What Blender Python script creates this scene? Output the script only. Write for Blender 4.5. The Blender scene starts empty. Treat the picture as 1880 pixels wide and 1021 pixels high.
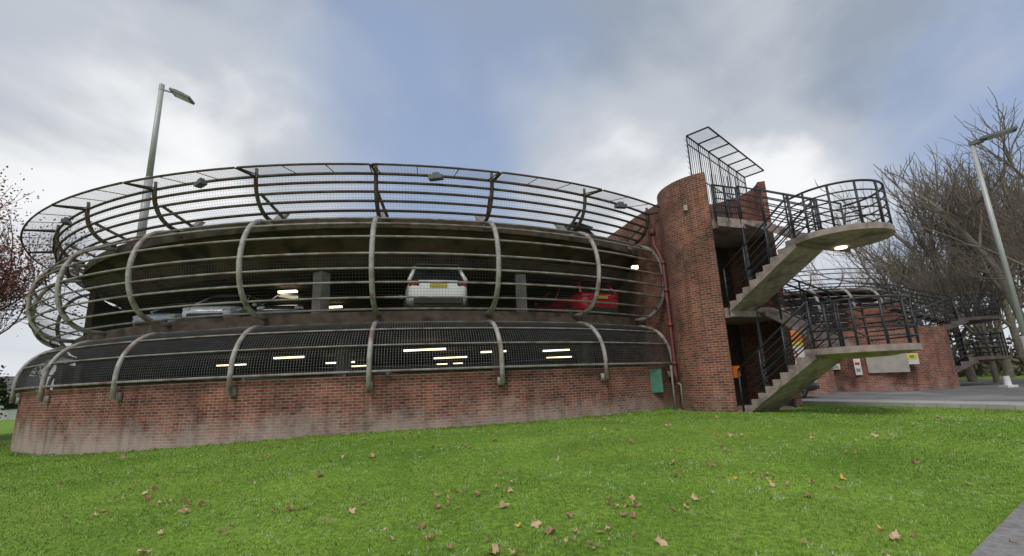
import bpy, math, random
import numpy as np
from mathutils import Vector, Matrix
random.seed(7); rng=np.random.default_rng(7)
scene=bpy.context.scene
COL=scene.collection
R=math.radians
# ------------------------------------------------------------------ materials
def newmat(name):
    m=bpy.data.materials.new(name); m.use_nodes=True
    nt=m.node_tree; b=nt.nodes["Principled BSDF"]
    return m,nt,b
def mat(name,c1,c2=None,rough=.7,metal=0,scale=3,detail=6,lo=.35,hi=.65,bump=0,bscale=40,c3=None,s3=.6,spec=.5,coord='Object'):
    m,nt,b=newmat(name); N=nt.nodes; L=nt.links
    b.inputs['Roughness'].default_value=rough; b.inputs['Metallic'].default_value=metal
    b.inputs['Specular IOR Level'].default_value=spec
    tc=N.new('ShaderNodeTexCoord')
    if c2 is None: c2=tuple(x*.75 for x in c1)
    no=N.new('ShaderNodeTexNoise'); no.inputs['Scale'].default_value=scale; no.inputs['Detail'].default_value=detail
    L.new(tc.outputs[coord],no.inputs['Vector'])
    cr=N.new('ShaderNodeValToRGB'); cr.color_ramp.elements[0].position=lo; cr.color_ramp.elements[1].position=hi
    cr.color_ramp.elements[0].color=(*c1,1); cr.color_ramp.elements[1].color=(*c2,1)
    L.new(no.outputs['Fac'],cr.inputs['Fac'])
    out=cr.outputs['Color']
    if c3 is not None:
        n3=N.new('ShaderNodeTexNoise'); n3.inputs['Scale'].default_value=s3; n3.inputs['Detail'].default_value=5
        L.new(tc.outputs[coord],n3.inputs['Vector'])
        r3=N.new('ShaderNodeValToRGB'); r3.color_ramp.elements[0].position=.5; r3.color_ramp.elements[1].position=.68
        L.new(n3.outputs['Fac'],r3.inputs['Fac'])
        mx=N.new('ShaderNodeMix'); mx.data_type='RGBA'
        L.new(r3.outputs['Color'],mx.inputs[0]); L.new(out,mx.inputs[6]); mx.inputs[7].default_value=(*c3,1)
        out=mx.outputs[2]
    L.new(out,b.inputs['Base Color'])
    if bump:
        nb=N.new('ShaderNodeTexNoise'); nb.inputs['Scale'].default_value=bscale; nb.inputs['Detail'].default_value=4
        L.new(tc.outputs[coord],nb.inputs['Vector'])
        bp=N.new('ShaderNodeBump'); bp.inputs['Strength'].default_value=bump; bp.inputs['Distance'].default_value=.02
        L.new(nb.outputs['Fac'],bp.inputs['Height']); L.new(bp.outputs['Normal'],b.inputs['Normal'])
    return m
def emis(name,col,s):
    m,nt,b=newmat(name); b.inputs['Base Color'].default_value=(.8,.8,.75,1)
    b.inputs['Emission Color'].default_value=(*col,1); b.inputs['Emission Strength'].default_value=s
    return m
def brickmat(name,c1,c2,mort,efflo=1.0,ztop=1.3):
    m,nt,b=newmat(name); N=nt.nodes; L=nt.links
    b.inputs['Roughness'].default_value=.9; b.inputs['Specular IOR Level'].default_value=.2
    uv=N.new('ShaderNodeUVMap'); uv.uv_map='UVMap'
    br=N.new('ShaderNodeTexBrick'); br.inputs['Scale'].default_value=1
    br.inputs['Brick Width'].default_value=.225; br.inputs['Row Height'].default_value=.075
    br.inputs['Mortar Size'].default_value=.0085; br.inputs['Mortar Smooth'].default_value=.3; br.inputs['Bias'].default_value=-.05
    br.inputs['Color1'].default_value=(*c1,1); br.inputs['Color2'].default_value=(*c2,1); br.inputs['Mortar'].default_value=(*mort,1)
    L.new(uv.outputs[0],br.inputs['Vector'])
    geo=N.new('ShaderNodeTexCoord')
    n1=N.new('ShaderNodeTexNoise'); n1.inputs['Scale'].default_value=.8; n1.inputs['Detail'].default_value=9; n1.inputs['Roughness'].default_value=.7
    L.new(geo.outputs['Object'],n1.inputs['Vector'])
    r1=N.new('ShaderNodeValToRGB'); r1.color_ramp.elements[0].position=.33; r1.color_ramp.elements[1].position=.68
    r1.color_ramp.elements[0].color=(.48,.48,.51,1); r1.color_ramp.elements[1].color=(1.38,1.32,1.25,1)
    L.new(n1.outputs['Fac'],r1.inputs['Fac'])
    mu=N.new('ShaderNodeMix'); mu.data_type='RGBA'; mu.blend_type='MULTIPLY'; mu.inputs[0].default_value=1
    L.new(br.outputs['Color'],mu.inputs[6]); L.new(r1.outputs['Color'],mu.inputs[7])
    sp=N.new('ShaderNodeSeparateXYZ'); L.new(geo.outputs['Object'],sp.inputs[0])
    mr=N.new('ShaderNodeMapRange'); mr.inputs[1].default_value=ztop; mr.inputs[2].default_value=.1; mr.inputs[3].default_value=0; mr.inputs[4].default_value=.46*efflo
    L.new(sp.outputs['Z'],mr.inputs[0])
    n2=N.new('ShaderNodeTexNoise'); n2.inputs['Scale'].default_value=1.5; n2.inputs['Detail'].default_value=10; n2.inputs['Roughness'].default_value=.8
    L.new(geo.outputs['Object'],n2.inputs['Vector'])
    ad=N.new('ShaderNodeMath'); ad.operation='ADD'; L.new(mr.outputs[0],ad.inputs[0]); L.new(n2.outputs['Fac'],ad.inputs[1])
    r2=N.new('ShaderNodeValToRGB'); r2.color_ramp.elements[0].position=.58; r2.color_ramp.elements[1].position=.88
    L.new(ad.outputs[0],r2.inputs['Fac'])
    m2=N.new('ShaderNodeMix'); m2.data_type='RGBA'
    sc=N.new('ShaderNodeMath'); sc.operation='MULTIPLY'; sc.inputs[1].default_value=.75; L.new(r2.outputs['Color'],sc.inputs[0])
    L.new(sc.outputs[0],m2.inputs[0]); L.new(mu.outputs[2],m2.inputs[6]); m2.inputs[7].default_value=(.46,.38,.34,1)
    mp=N.new('ShaderNodeMapping'); mp.inputs['Scale'].default_value=(2.5,2.5,.25); L.new(geo.outputs['Object'],mp.inputs[0])
    n3=N.new('ShaderNodeTexNoise'); n3.inputs['Scale'].default_value=1.5; n3.inputs['Detail'].default_value=5; L.new(mp.outputs[0],n3.inputs['Vector'])
    r3=N.new('ShaderNodeValToRGB'); r3.color_ramp.elements[0].position=.5; r3.color_ramp.elements[1].position=.75
    r3.color_ramp.elements[0].color=(1,1,1,1); r3.color_ramp.elements[1].color=(.6,.6,.6,1); L.new(n3.outputs['Fac'],r3.inputs['Fac'])
    m3=N.new('ShaderNodeMix'); m3.data_type='RGBA'; m3.blend_type='MULTIPLY'; m3.inputs[0].default_value=1
    L.new(m2.outputs[2],m3.inputs[6]); L.new(r3.outputs['Color'],m3.inputs[7])
    L.new(m3.outputs[2],b.inputs['Base Color'])
    bp=N.new('ShaderNodeBump'); bp.inputs['Strength'].default_value=.5; bp.inputs['Distance'].default_value=.01; bp.invert=True
    L.new(br.outputs['Fac'],bp.inputs['Height']); L.new(bp.outputs['Normal'],b.inputs['Normal'])
    return m
M={}
M['brick']=brickmat('red_brick',(.29,.10,.07),(.115,.048,.04),(.35,.295,.25))
M['brick2']=brickmat('tower_brick',(.31,.11,.072),(.125,.055,.043),(.36,.30,.25),efflo=.5)
M['brickdark']=mat('inner_shade_brick',(.07,.045,.038),(.04,.028,.025),rough=.9)  # interior darkness put into the brick colour
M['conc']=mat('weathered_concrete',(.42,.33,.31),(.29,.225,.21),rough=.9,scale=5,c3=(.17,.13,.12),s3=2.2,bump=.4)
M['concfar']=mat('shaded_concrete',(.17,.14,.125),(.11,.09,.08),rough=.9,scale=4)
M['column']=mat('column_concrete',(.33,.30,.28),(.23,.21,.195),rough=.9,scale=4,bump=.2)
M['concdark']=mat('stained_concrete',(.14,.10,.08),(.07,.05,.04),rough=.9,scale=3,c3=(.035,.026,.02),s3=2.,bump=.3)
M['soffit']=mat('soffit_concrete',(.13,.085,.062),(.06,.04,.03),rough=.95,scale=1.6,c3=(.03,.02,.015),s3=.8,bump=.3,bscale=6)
M['galv']=mat('galvanised_steel',(.43,.41,.39),(.29,.265,.245),rough=.6,metal=.1,scale=5,c3=(.21,.13,.10),s3=3)
M['rail']=mat('grey_steel_rail',(.31,.29,.275),(.19,.17,.155),rough=.6,metal=.1,scale=4,c3=(.16,.09,.065),s3=2.2)
M['rust']=mat('rusty_steel',(.13,.11,.10),(.06,.047,.042),rough=.75,metal=0,scale=4,c3=(.13,.065,.045),s3=2,spec=.25)
M['wire']=mat('mesh_wire',(.15,.145,.14),(.10,.095,.09),rough=.7)
M['wirel']=mat('grey_mesh_wire',(.20,.195,.20),(.14,.138,.145),rough=.7)
M['wiret']=mat('pale_mesh_wire',(.40,.38,.42),(.28,.27,.31),rough=.7)
M['black']=mat('black_painted_steel',(.022,.025,.03),(.035,.036,.042),rough=.45,scale=8)
M['lamp_on']=emis('lit_tube',(1,.86,.55),3.0)
M['lamp_steel']=mat('lamp_post_steel',(.50,.51,.50),(.42,.43,.43),rough=.5,metal=.2,scale=2)
M['lamp_head']=mat('lamp_head_grey',(.15,.155,.16),(.10,.11,.11),rough=.5)
M['glassy']=mat('lamp_lens',(.5,.5,.48),(.4,.4,.4),rough=.2)
M['pipe']=mat('red_oxide_pipe',(.19,.045,.045),(.11,.035,.035),rough=.55,scale=5)
M['green']=mat('green_hatch_paint',(.09,.30,.22),(.07,.22,.16),rough=.6,scale=6,c3=(.16,.20,.15),s3=5)
M['white']=mat('white_panel',(.75,.75,.73),(.6,.6,.58),rough=.5)
M['beige']=mat('beige_panel',(.44,.40,.35),(.35,.32,.28),rough=.6)
M['orange']=mat('orange_panel',(.85,.23,.02),(.75,.2,.02),rough=.5)
M['yellow']=mat('yellow_panel',(.75,.65,.03),(.7,.6,.03),rough=.5)
M['redsign']=mat('red_sign_ink',(.6,.03,.03),(.5,.03,.03),rough=.5)
M['tyre']=mat('tyre_rubber',(.015,.015,.015),(.02,.02,.02),rough=.85)
M['rim']=mat('alloy_rim',(.35,.35,.36),(.25,.25,.26),rough=.3,metal=.8)
M['plastic']=mat('black_plastic',(.02,.02,.02),(.03,.03,.03),rough=.6)
M['taill']=mat('tail_lamp_red',(.35,.01,.01),(.25,.01,.01),rough=.15)
M['headl']=mat('head_lamp_clear',(.6,.6,.62),(.4,.4,.42),rough=.1)
M['plate']=mat('yellow_number_plate',(.62,.47,.08),(.5,.38,.07),rough=.4,scale=30)
mg=mat('car_window_glass',(.012,.015,.017),(.02,.022,.025),rough=.06); M['cglass']=mg
def paint(name,c):
    m=mat(name,c,tuple(x*.93 for x in c),rough=.25,scale=2); m.node_tree.nodes['Principled BSDF'].inputs['Coat Weight'].default_value=.6; return m
M['bark']=mat('tree_bark',(.24,.21,.17),(.14,.12,.095),rough=.95,scale=6,c3=(.16,.165,.10),s3=2)
M['twig']=mat('twig_bark',(.25,.21,.165),(.165,.135,.105),rough=.95,scale=2)
M['redtwig']=mat('russet_twig_bark',(.20,.10,.085),(.13,.065,.055),rough=.95,scale=2)
M['redleaf']=mat('russet_leaf',(.33,.12,.09),(.19,.07,.05),rough=.8,scale=2)
M['evergreen']=mat('evergreen_leaf',(.07,.11,.03),(.035,.06,.02),rough=.8,scale=1.5)
M['scrub']=mat('scrub_leaf',(.17,.15,.09),(.10,.09,.055),rough=.9,scale=.8)
M['asphalt']=mat('asphalt',(.19,.187,.18),(.12,.12,.12),rough=.8,scale=1.3,c3=(.26,.25,.24),s3=.35,bump=.4,bscale=120)
M['paving']=mat('concrete_paving',(.48,.46,.43),(.36,.35,.32),rough=.85,scale=2,bump=.3,bscale=60)
M['pathasph']=mat('path_asphalt',(.44,.42,.40),(.30,.285,.275),rough=.9,scale=14,bump=1,bscale=150,c3=(.22,.205,.20),s3=3)
M['floor']=mat('car_park_floor',(.09,.08,.075),(.06,.053,.05),rough=.85,scale=1)
M['housew']=mat('white_render',(.6,.6,.58),(.5,.5,.48),rough=.8)
M['roof']=mat('grey_roof_tile',(.14,.12,.12),(.09,.08,.08),rough=.8)
# ------------------------------------------------------------------ builder
class MB:
    def __init__(s): s.v=[]; s.f=[]; s.uv=[]
    def quad(s,a,b,c,d,uv=None):
        i=len(s.v); s.v+= [tuple(a),tuple(b),tuple(c),tuple(d)]; s.f.append((i,i+1,i+2,i+3)); s.uv.append(uv)
    def tube(s,pts,r,sides=6,closed=False,r2=None,cap=True):
        pts=[Vector(p) for p in pts]; n=len(pts); base=len(s.v); nor=None
        for i,p in enumerate(pts):
            if closed: t=pts[(i+1)%n]-pts[i-1]
            else: t=pts[min(i+1,n-1)]-pts[max(i-1,0)]
            t.normalize()
            if nor is None:
                ref=Vector((0,0,1)) if abs(t.z)<.9 else Vector((1,0,0))
                nor=(ref-t*ref.dot(t)).normalized()
            else: nor=(nor-t*nor.dot(t)).normalized()
            bi=t.cross(nor); rr=r if r2 is None else r+(r2-r)*i/(n-1)
            for k in range(sides):
                a=2*math.pi*k/sides+math.pi/sides
                q=p+nor*(math.cos(a)*rr)+bi*(math.sin(a)*rr); s.v.append((q.x,q.y,q.z))
        m=n if closed else n-1
        for i in range(m):
            A=base+i*sides; B=base+((i+1)%n)*sides
            for k in range(sides):
                k2=(k+1)%sides; s.f.append((A+k,A+k2,B+k2,B+k)); s.uv.append(None)
        if cap and not closed and sides>3:
            s.f.append(tuple(base+k for k in reversed(range(sides)))); s.uv.append(None)
            s.f.append(tuple(base+(n-1)*sides+k for k in range(sides))); s.uv.append(None)
    def box(s,c,sz,yaw=0,M4=None):
        c=Vector(c); hx,hy,hz=sz[0]/2,sz[1]/2,sz[2]/2; i=len(s.v); cy,sy=math.cos(yaw),math.sin(yaw)
        for x,y,z in [(-1,-1,-1),(1,-1,-1),(1,1,-1),(-1,1,-1),(-1,-1,1),(1,-1,1),(1,1,1),(-1,1,1)]:
            p=Vector((x*hx,y*hy,z*hz))
            if M4 is not None: p=M4@p
            else: p=Vector((p.x*cy-p.y*sy,p.x*sy+p.y*cy,p.z))
            p+=c; s.v.append((p.x,p.y,p.z))
        for f in [(0,3,2,1),(4,5,6,7),(0,1,5,4),(1,2,6,5),(2,3,7,6),(3,0,4,7)]:
            s.f.append(tuple(i+k for k in f)); s.uv.append(None)
    def prism(s,poly,zb,zt):
        n=len(poly); i=len(s.v)
        s.v+=[(p[0],p[1],zb) for p in poly]+[(p[0],p[1],zt) for p in poly]
        s.f.append(tuple(i+k for k in reversed(range(n)))); s.f.append(tuple(i+n+k for k in range(n)))
        for k in range(n): s.f.append((i+k,i+(k+1)%n,i+n+(k+1)%n,i+n+k))
        s.uv+=[None]*(n+2)
    def obj(s,name,material,parent=None,smooth=False,label=None):
        me=bpy.data.meshes.new(name); me.from_pydata(s.v,[],s.f)
        if any(u is not None for u in s.uv):
            ul=me.uv_layers.new(name='UVMap'); k=0
            for f,u in zip(s.f,s.uv):
                for j in range(len(f)):
                    if u is not None: ul.data[k].uv=u[j]
                    k+=1
        me.materials.append(material)
        if smooth: me.polygons.foreach_set('use_smooth',[True]*len(me.polygons))
        me.update()
        o=bpy.data.objects.new(name,me); COL.objects.link(o)
        if parent is not None: attach(o,parent)
        if label: o['label']=label
        return o
def attach(o,parent):
    o.parent=parent
    if parent.get('_w',1)==1: o.matrix_parent_inverse=Matrix.Translation(-parent.location)
def thing(name,loc,label,cat,group=None,local=False):
    e=bpy.data.objects.new(name,None); COL.objects.link(e); e.location=loc; e.empty_display_size=.3
    e['label']=label; e['category']=cat
    if group: e['group']=group
    if local: e['_w']=0
    return e
def tag(o,label,cat,group=None):
    o['label']=label; o['category']=cat
    if group: o['group']=group
# ------------------------------------------------------------------ camera
EYE=1.6
cam=bpy.data.cameras.new('camera'); co=bpy.data.objects.new('camera',cam); COL.objects.link(co)
cam.sensor_width=36; cam.lens=853/1880*36; cam.clip_end=3000; cam.clip_start=.05
co.location=(0,0,EYE)
co.rotation_euler=(Matrix.Rotation(R(90+12.5),3,'X')@Matrix.Rotation(R(-2.36),3,'Z')).to_euler()
scene.camera=co
# ------------------------------------------------------------------ ground
def S(t): t=max(0,min(1,t)); return t*t*(3-2*t)
def gz(x,y): return .45*S(y/13)-.45*S((-x-3)/13)*S(y/8)
def gzn(x,y):
    s=lambda t:(lambda c:c*c*(3-2*c))(np.clip(t,0,1))
    return .45*s(y/13)-.45*s((-x-3)/13)*s(y/8)
C=Vector((-6.13,28.85)); u0=Vector((.2079,-.9781)); v0=Vector((.9781,.2079))
def dp(r,phi,z):
    a=R(phi); p=C+u0*(r*math.cos(a))+v0*(r*math.sin(a)); return (p.x,p.y,z)
O=Vector((7.57,14.59)); T=Vector((.36,-.933)).normalized(); Nn=Vector((.933,.36)).normalized()
def grid_sheet(name,xs,ys,fn,material):
    nx,ny=len(xs),len(ys); v=[fn(x,y) for y in ys for x in xs]
    f=[(j*nx+i,j*nx+i+1,(j+1)*nx+i+1,(j+1)*nx+i) for j in range(ny-1) for i in range(nx-1)]
    me=bpy.data.meshes.new(name); me.from_pydata(v,[],f); me.materials.append(material)
    me.polygons.foreach_set('use_smooth',[True]*len(f)); o=bpy.data.objects.new(name,me); COL.objects.link(o); o['kind']='structure'; return o
def grassmat():
    m,nt,b=newmat('lawn'); N=nt.nodes; L=nt.links
    b.inputs['Roughness'].default_value=.9; b.inputs['Specular IOR Level'].default_value=.15
    tc=N.new('ShaderNodeTexCoord')
    n1=N.new('ShaderNodeTexNoise'); n1.inputs['Scale'].default_value=.5; n1.inputs['Detail'].default_value=8; n1.inputs['Roughness'].default_value=.6
    n2=N.new('ShaderNodeTexNoise'); n2.inputs['Scale'].default_value=14; n2.inputs['Detail'].default_value=8; n2.inputs['Roughness'].default_value=.7
    L.new(tc.outputs['Object'],n1.inputs['Vector']); L.new(tc.outputs['Object'],n2.inputs['Vector'])
    r1=N.new('ShaderNodeValToRGB'); e=r1.color_ramp.elements; e[0].position=.3; e[1].position=.7
    e[0].color=(.14,.27,.03,1); e[1].color=(.30,.46,.07,1)
    L.new(n1.outputs['Fac'],r1.inputs['Fac'])
    r2=N.new('ShaderNodeValToRGB'); e=r2.color_ramp.elements; e[0].position=.32; e[1].position=.68
    e[0].color=(.42,.42,.42,1); e[1].color=(1.25,1.2,1.2,1); L.new(n2.outputs['Fac'],r2.inputs['Fac'])
    mx=N.new('ShaderNodeMix'); mx.data_type='RGBA'; mx.blend_type='MULTIPLY'; mx.inputs[0].default_value=1
    L.new(r1.outputs[0],mx.inputs[6]); L.new(r2.outputs[0],mx.inputs[7]); L.new(mx.outputs[2],b.inputs['Base Color'])
    bp=N.new('ShaderNodeBump'); bp.inputs['Strength'].default_value=.6; bp.inputs['Distance'].default_value=.04
    L.new(n2.outputs['Fac'],bp.inputs['Height']); L.new(bp.outputs['Normal'],b.inputs['Normal'])
    return m
xs=[-1500,-600,-250,-120,-80,-65]+list(np.arange(-50,50.01,.5))+[65,80,120,250,600,1500]
ys=[-600,-200,-80,-40]+list(np.arange(-20,45.01,.5))+[55,70,100,160,300,700,1500]
grid_sheet('ground',xs,ys,lambda x,y:(x,y,gz(x,y)),grassmat())
G0=Vector((9.3,16.5)); g=Vector((.475,-.88)).normalized(); h=Vector((.88,.475)).normalized()
def strip(name,s0,s1,w0,w1,off,material,step=.5,side=False):
    ss=list(np.arange(s0,s1+.01,step)); ws=list(np.linspace(w0,w1,max(2,int((w1-w0)/step)+1)))
    def fn(w,s_):
        p=G0+g*s_+h*w; return (p.x,p.y,gz(p.x,p.y)+off)
    return grid_sheet(name,ws,ss,fn,material)
strip('road',-14,26,1.25,26,.02,M['asphalt'])
strip('pavement',-3,26,.1,1.25,.1,M['paving'])
mb=MB()
for i in range(58):
    s0=-3+i*.5; 
    for w in (.1,1.25):
        a=G0+g*s0+h*w; b_=G0+g*(s0+.49)+h*w
        mb.box(((a.x+b_.x)/2,(a.y+b_.y)/2,gz(a.x,a.y)+.035),(.49,.12,.15),yaw=math.atan2(g.y,g.x))
k=mb.obj('kerb',M['paving']); k['kind']='structure'
pd=Vector((.82,.57)).normalized(); pn=Vector((pd.y,-pd.x)); P0=Vector((3.75,4.3))+pn*.06
def pathfn(w,s_):
    p=P0+pd*s_+pn*w; return (p.x,p.y,gz(p.x,p.y)+.03)
grid_sheet('path',[0,.3,.6,1,1.4,1.8,2.2],list(np.arange(-9,10.1,.25)),pathfn,M['pathasph'])
# ------------------------------------------------------------------ grass blades
RW0=16.66
def blades(name,n,r0,r1,a0,a1,hmin,hmax,mt,wid=.0045):
    r=rng.uniform(r0,r1,n); a=np.radians(rng.uniform(a0,a1,n)); x=r*np.sin(a); y=r*np.cos(a)
    nt_=14000; pa=np.radians(rng.uniform(-100,34,nt_)); rr=RW0+rng.exponential(.09,nt_)
    ux=C.x+rr*(np.cos(pa)*u0.x+np.sin(pa)*v0.x); uy=C.y+rr*(np.cos(pa)*u0.y+np.sin(pa)*v0.y)
    x=np.concatenate([x,ux]); y=np.concatenate([y,uy]); r=np.hypot(x,y)
    dw=np.hypot(x-C.x,y-C.y)-RW0
    keep=dw>0
    w=(x-G0.x)*h.x+(y-G0.y)*h.y; keep&=~(w>.02)
    q=(x-P0.x)*pn.x+(y-P0.y)*pn.y; keep&=~((q>-.02+.04*np.sin(x*9)+.03*np.sin(x*23))&(q<2.2))
    tn=(x-O.x)*Nn.x+(y-O.y)*Nn.y; tt=(x-O.x)*T.x+(y-O.y)*T.y
    keep&=~((abs(tn)<1.3)&(tt<.3)); keep&=~(((tn-.1)**2+(tt+1.21)**2)<1.8**2)
    x,y,r,dw=x[keep],y[keep],r[keep],dw[keep]; n=len(x)
    z=gzn(x,y)-.005
    clump=.5+.5*np.sin(x*2.3+1.7*np.sin(y*1.9))*np.sin(y*2.9+1.3*np.sin(x*2.2))
    fine=.5+.5*np.sin(x*9+2.1*np.sin(y*7.3))*np.sin(y*11+1.9*np.sin(x*8.1))
    H=rng.uniform(hmin,hmax,n)*(.6+.35*clump+.45*fine); W=wid*(.6+r/7)*rng.uniform(.7,1.3,n)
    H=H*(1+2.6*np.exp(-np.clip(dw,0,9)/.12)*(.3+.7*fine))
    th=rng.uniform(0,2*np.pi,n); lean=rng.uniform(0,1.2,n)*H; la=rng.uniform(0,2*np.pi,n)
    v=np.zeros((n,3,3)); v[:,0]=np.stack([x-np.cos(th)*W,y-np.sin(th)*W,z],1); v[:,1]=np.stack([x+np.cos(th)*W,y+np.sin(th)*W,z],1)
    v[:,2]=np.stack([x+np.cos(la)*lean,y+np.sin(la)*lean,z+H],1)
    me=bpy.data.meshes.new(name); me.vertices.add(3*n); me.vertices.foreach_set('co',v.ravel())
    me.loops.add(3*n); me.loops.foreach_set('vertex_index',np.arange(3*n,dtype=np.int32))
    me.polygons.add(n); me.polygons.foreach_set('loop_start',np.arange(0,3*n,3,dtype=np.int32)); me.polygons.foreach_set('loop_total',np.full(n,3,dtype=np.int32))
    me.update(calc_edges=True)
    ca=me.color_attributes.new('tint','FLOAT_COLOR','POINT')
    t=rng.uniform(0,1,n)**1.2; base=np.array([.15,.31,.03]); tip=np.array([.42,.60,.11])
    big=.5+.5*np.sin(x*.5+2*np.sin(y*.33))*np.cos(y*.6+x*.2)
    mid=.5+.5*np.sin(x*1.1+2.3*np.sin(y*.9+1))*np.sin(y*1.7+1.8*np.sin(x*.8))
    c=base+(tip-base)*np.clip(t*(.35+.45*big+.25*fine),0,1)[:,None]
    c=c*(.74+.40*mid)[:,None]
    dull=((clump*.5+big*.5)>.68)&(rng.uniform(0,1,n)<.35); c[dull]=c[dull]*np.array([1.2,.9,1.4])
    yel=rng.uniform(0,1,n)<.06; c[yel]=np.array([.55,.52,.22]); 
    spot=.5+.5*np.sin(x*6.1+2.5*np.sin(y*4.7))*np.sin(y*6.7+2.1*np.sin(x*5.2))
    whi=(rng.uniform(0,1,n)<.34*(spot>.84)*(big<.8)); c[whi]=np.array([.62,.72,.52])
    col=np.ones((n,3,4)); col[:,:,:3]=c[:,None,:]; col[:,0:2,:3]*=.62
    ca.data.foreach_set('color',col.ravel())
    me.materials.append(mt); o=bpy.data.objects.new(name,me); COL.objects.link(o); o['kind']='stuff'
    o['label']='short green lawn grass with small pale clover'; o['category']='grass'
def blademat():
    m,nt,b=newmat('grass_blade'); at=nt.nodes.new('ShaderNodeAttribute'); at.attribute_name='tint'
    nt.links.new(at.outputs['Color'],b.inputs['Base Color']); b.inputs['Roughness'].default_value=.6; b.inputs['Specular IOR Level'].default_value=.25
    return m
blades('lawn_grass',400000,3.2,19.5,-64,62,.016,.038,blademat(),wid=.0036)
# ------------------------------------------------------------------ walls
def wallpath(mb,path,z0,z1,thick,closed=False,sgn=1):
    P=[Vector(p[:2]) for p in path]; n=len(P); nor=[]
    for i in range(n):
        t=(P[(i+1)%n]-P[i-1]) if closed else (P[min(i+1,n-1)]-P[max(i-1,0)])
        t.normalize(); nor.append(Vector((-t.y,t.x))*sgn)
    Q=[P[i]+nor[i]*thick for i in range(n)]; L=0
    m=n if closed else n-1
    for i in range(m):
        j=(i+1)%n; d=(P[j]-P[i]).length; a,b=L,L+d
        mb.quad((*P[i],z0),(*P[j],z0),(*P[j],z1),(*P[i],z1),[(a,z0),(b,z0),(b,z1),(a,z1)])
        mb.quad((*Q[j],z0),(*Q[i],z0),(*Q[i],z1),(*Q[j],z1),[(b,z0),(a,z0),(a,z1),(b,z1)])
        mb.quad((*P[i],z1),(*P[j],z1),(*Q[j],z1),(*Q[i],z1),[(a,0.01),(b,0.01),(b,thick),(a,thick)])
        L+=d
    if not closed:
        for i in (0,n-1):
            mb.quad((*P[i],z0),(*Q[i],z0),(*Q[i],z1),(*P[i],z1),[(0,z0),(thick,z0),(thick,z1),(0,z1)])
# ------------------------------------------------------------------ main drum
ZW=1.90; Z2a,Z2=3.38,3.66; Z3a,Z3=6.34,6.60; RI=15.5; RW=16.62; ZC=5.42
carpark=thing('car_park_building',(C.x,C.y,0),'round brick and concrete car park caged in curved steel hoops','car park')
mb=MB(); wallpath(mb,[dp(RW,a,0) for a in np.arange(-180,180,2)],-.4,ZW,.3,closed=True,sgn=1)
mb.obj('base_wall',M['brick'],carpark,label='red brick base wall with white salt stains')
def disc(z0,z1,r,name,m):
    mb=MB(); mb.prism([dp(r,a,0)[:2] for a in np.arange(0,360,2.5)][::1],z0,z1); return mb.obj(name,m,carpark)
disc(.35,.6,16.25,'floor',M['floor'])
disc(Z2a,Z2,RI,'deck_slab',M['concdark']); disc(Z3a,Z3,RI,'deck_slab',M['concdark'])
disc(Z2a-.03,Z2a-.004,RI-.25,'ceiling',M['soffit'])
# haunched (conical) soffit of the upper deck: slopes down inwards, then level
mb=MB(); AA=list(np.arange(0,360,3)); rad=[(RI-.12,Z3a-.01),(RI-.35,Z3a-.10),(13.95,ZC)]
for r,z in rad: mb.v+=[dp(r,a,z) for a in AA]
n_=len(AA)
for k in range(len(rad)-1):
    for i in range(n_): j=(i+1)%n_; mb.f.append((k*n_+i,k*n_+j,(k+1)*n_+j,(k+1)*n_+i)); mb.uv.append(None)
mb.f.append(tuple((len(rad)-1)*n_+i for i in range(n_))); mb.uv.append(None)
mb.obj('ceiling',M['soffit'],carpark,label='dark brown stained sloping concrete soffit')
for z,zz in ((Z2,Z2+.10),(Z3,Z3+.08)):
    mb=MB(); wallpath(mb,[dp(RI-.02,a,0) for a in np.arange(-180,180,2.5)],z,zz,.25,closed=True)
    mb.obj('edge_kerb',M['concdark'],carpark)
mb=MB(); wallpath(mb,[dp(15.2,a,0) for a in np.arange(60,301,5)],Z2,6.0,.2); mb.obj('blocking_wall',M['brickdark'],carpark)  # added dark wall, blocks daylight from the far side of the middle deck
mb=MB(); wallpath(mb,[dp(15.85,a,0) for a in np.arange(62,299,4)],.6,Z2a-.35,.2); wallpath(mb,[dp(15.3,a,0) for a in np.arange(62,299,4)],.6,Z2a-.04,.2); mb.obj('blocking_wall',M['brickdark'],carpark)  # added dark backing, hides bright sky behind the lowest deck
mb=MB(); mb.prism([dp(4.5,a,0)[:2] for a in np.arange(0,360,10)],Z2,ZC-.02); mb.obj('blocking_core',M['brickdark'],carpark)  # added dark core, keeps far-side daylight from showing through
for ph in (-13,16,45,74):
    for z0,z1 in ((.6,Z2a-.04),(Z2,ZC-.01)):
        rc=13.7 if z0>1 else 11.5
        mb=MB(); p=dp(rc,ph,0); mb.box((p[0],p[1],(z0+z1)/2),(.38,.38,z1-z0),yaw=R(ph-12)); mb.obj('column',M['column'],carpark)
for x,y in ((-11,29),(-4,29),(4,29)):
    mb=MB(); mb.box((x,y,(.6+Z2a-.04)/2),(.32,.32,Z2a-.64)); mb.obj('column',M['column'],carpark)
def prof2(a):
    c=max(0,math.cos(R(a))); return RI+.03+1.33*c**.72, 5.08+1.42*math.sin(R(a))
def prof1(a):
    return RI+.05+1.27*math.cos(R(a))**.9, 2.10+1.30*math.sin(R(a))
def prof3(b):
    return RI+.02+.95*math.sin(R(b))**.85, 7.68-1.06*math.cos(R(b))
PH=[-4+12*k for k in range(-12,4)]
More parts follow.
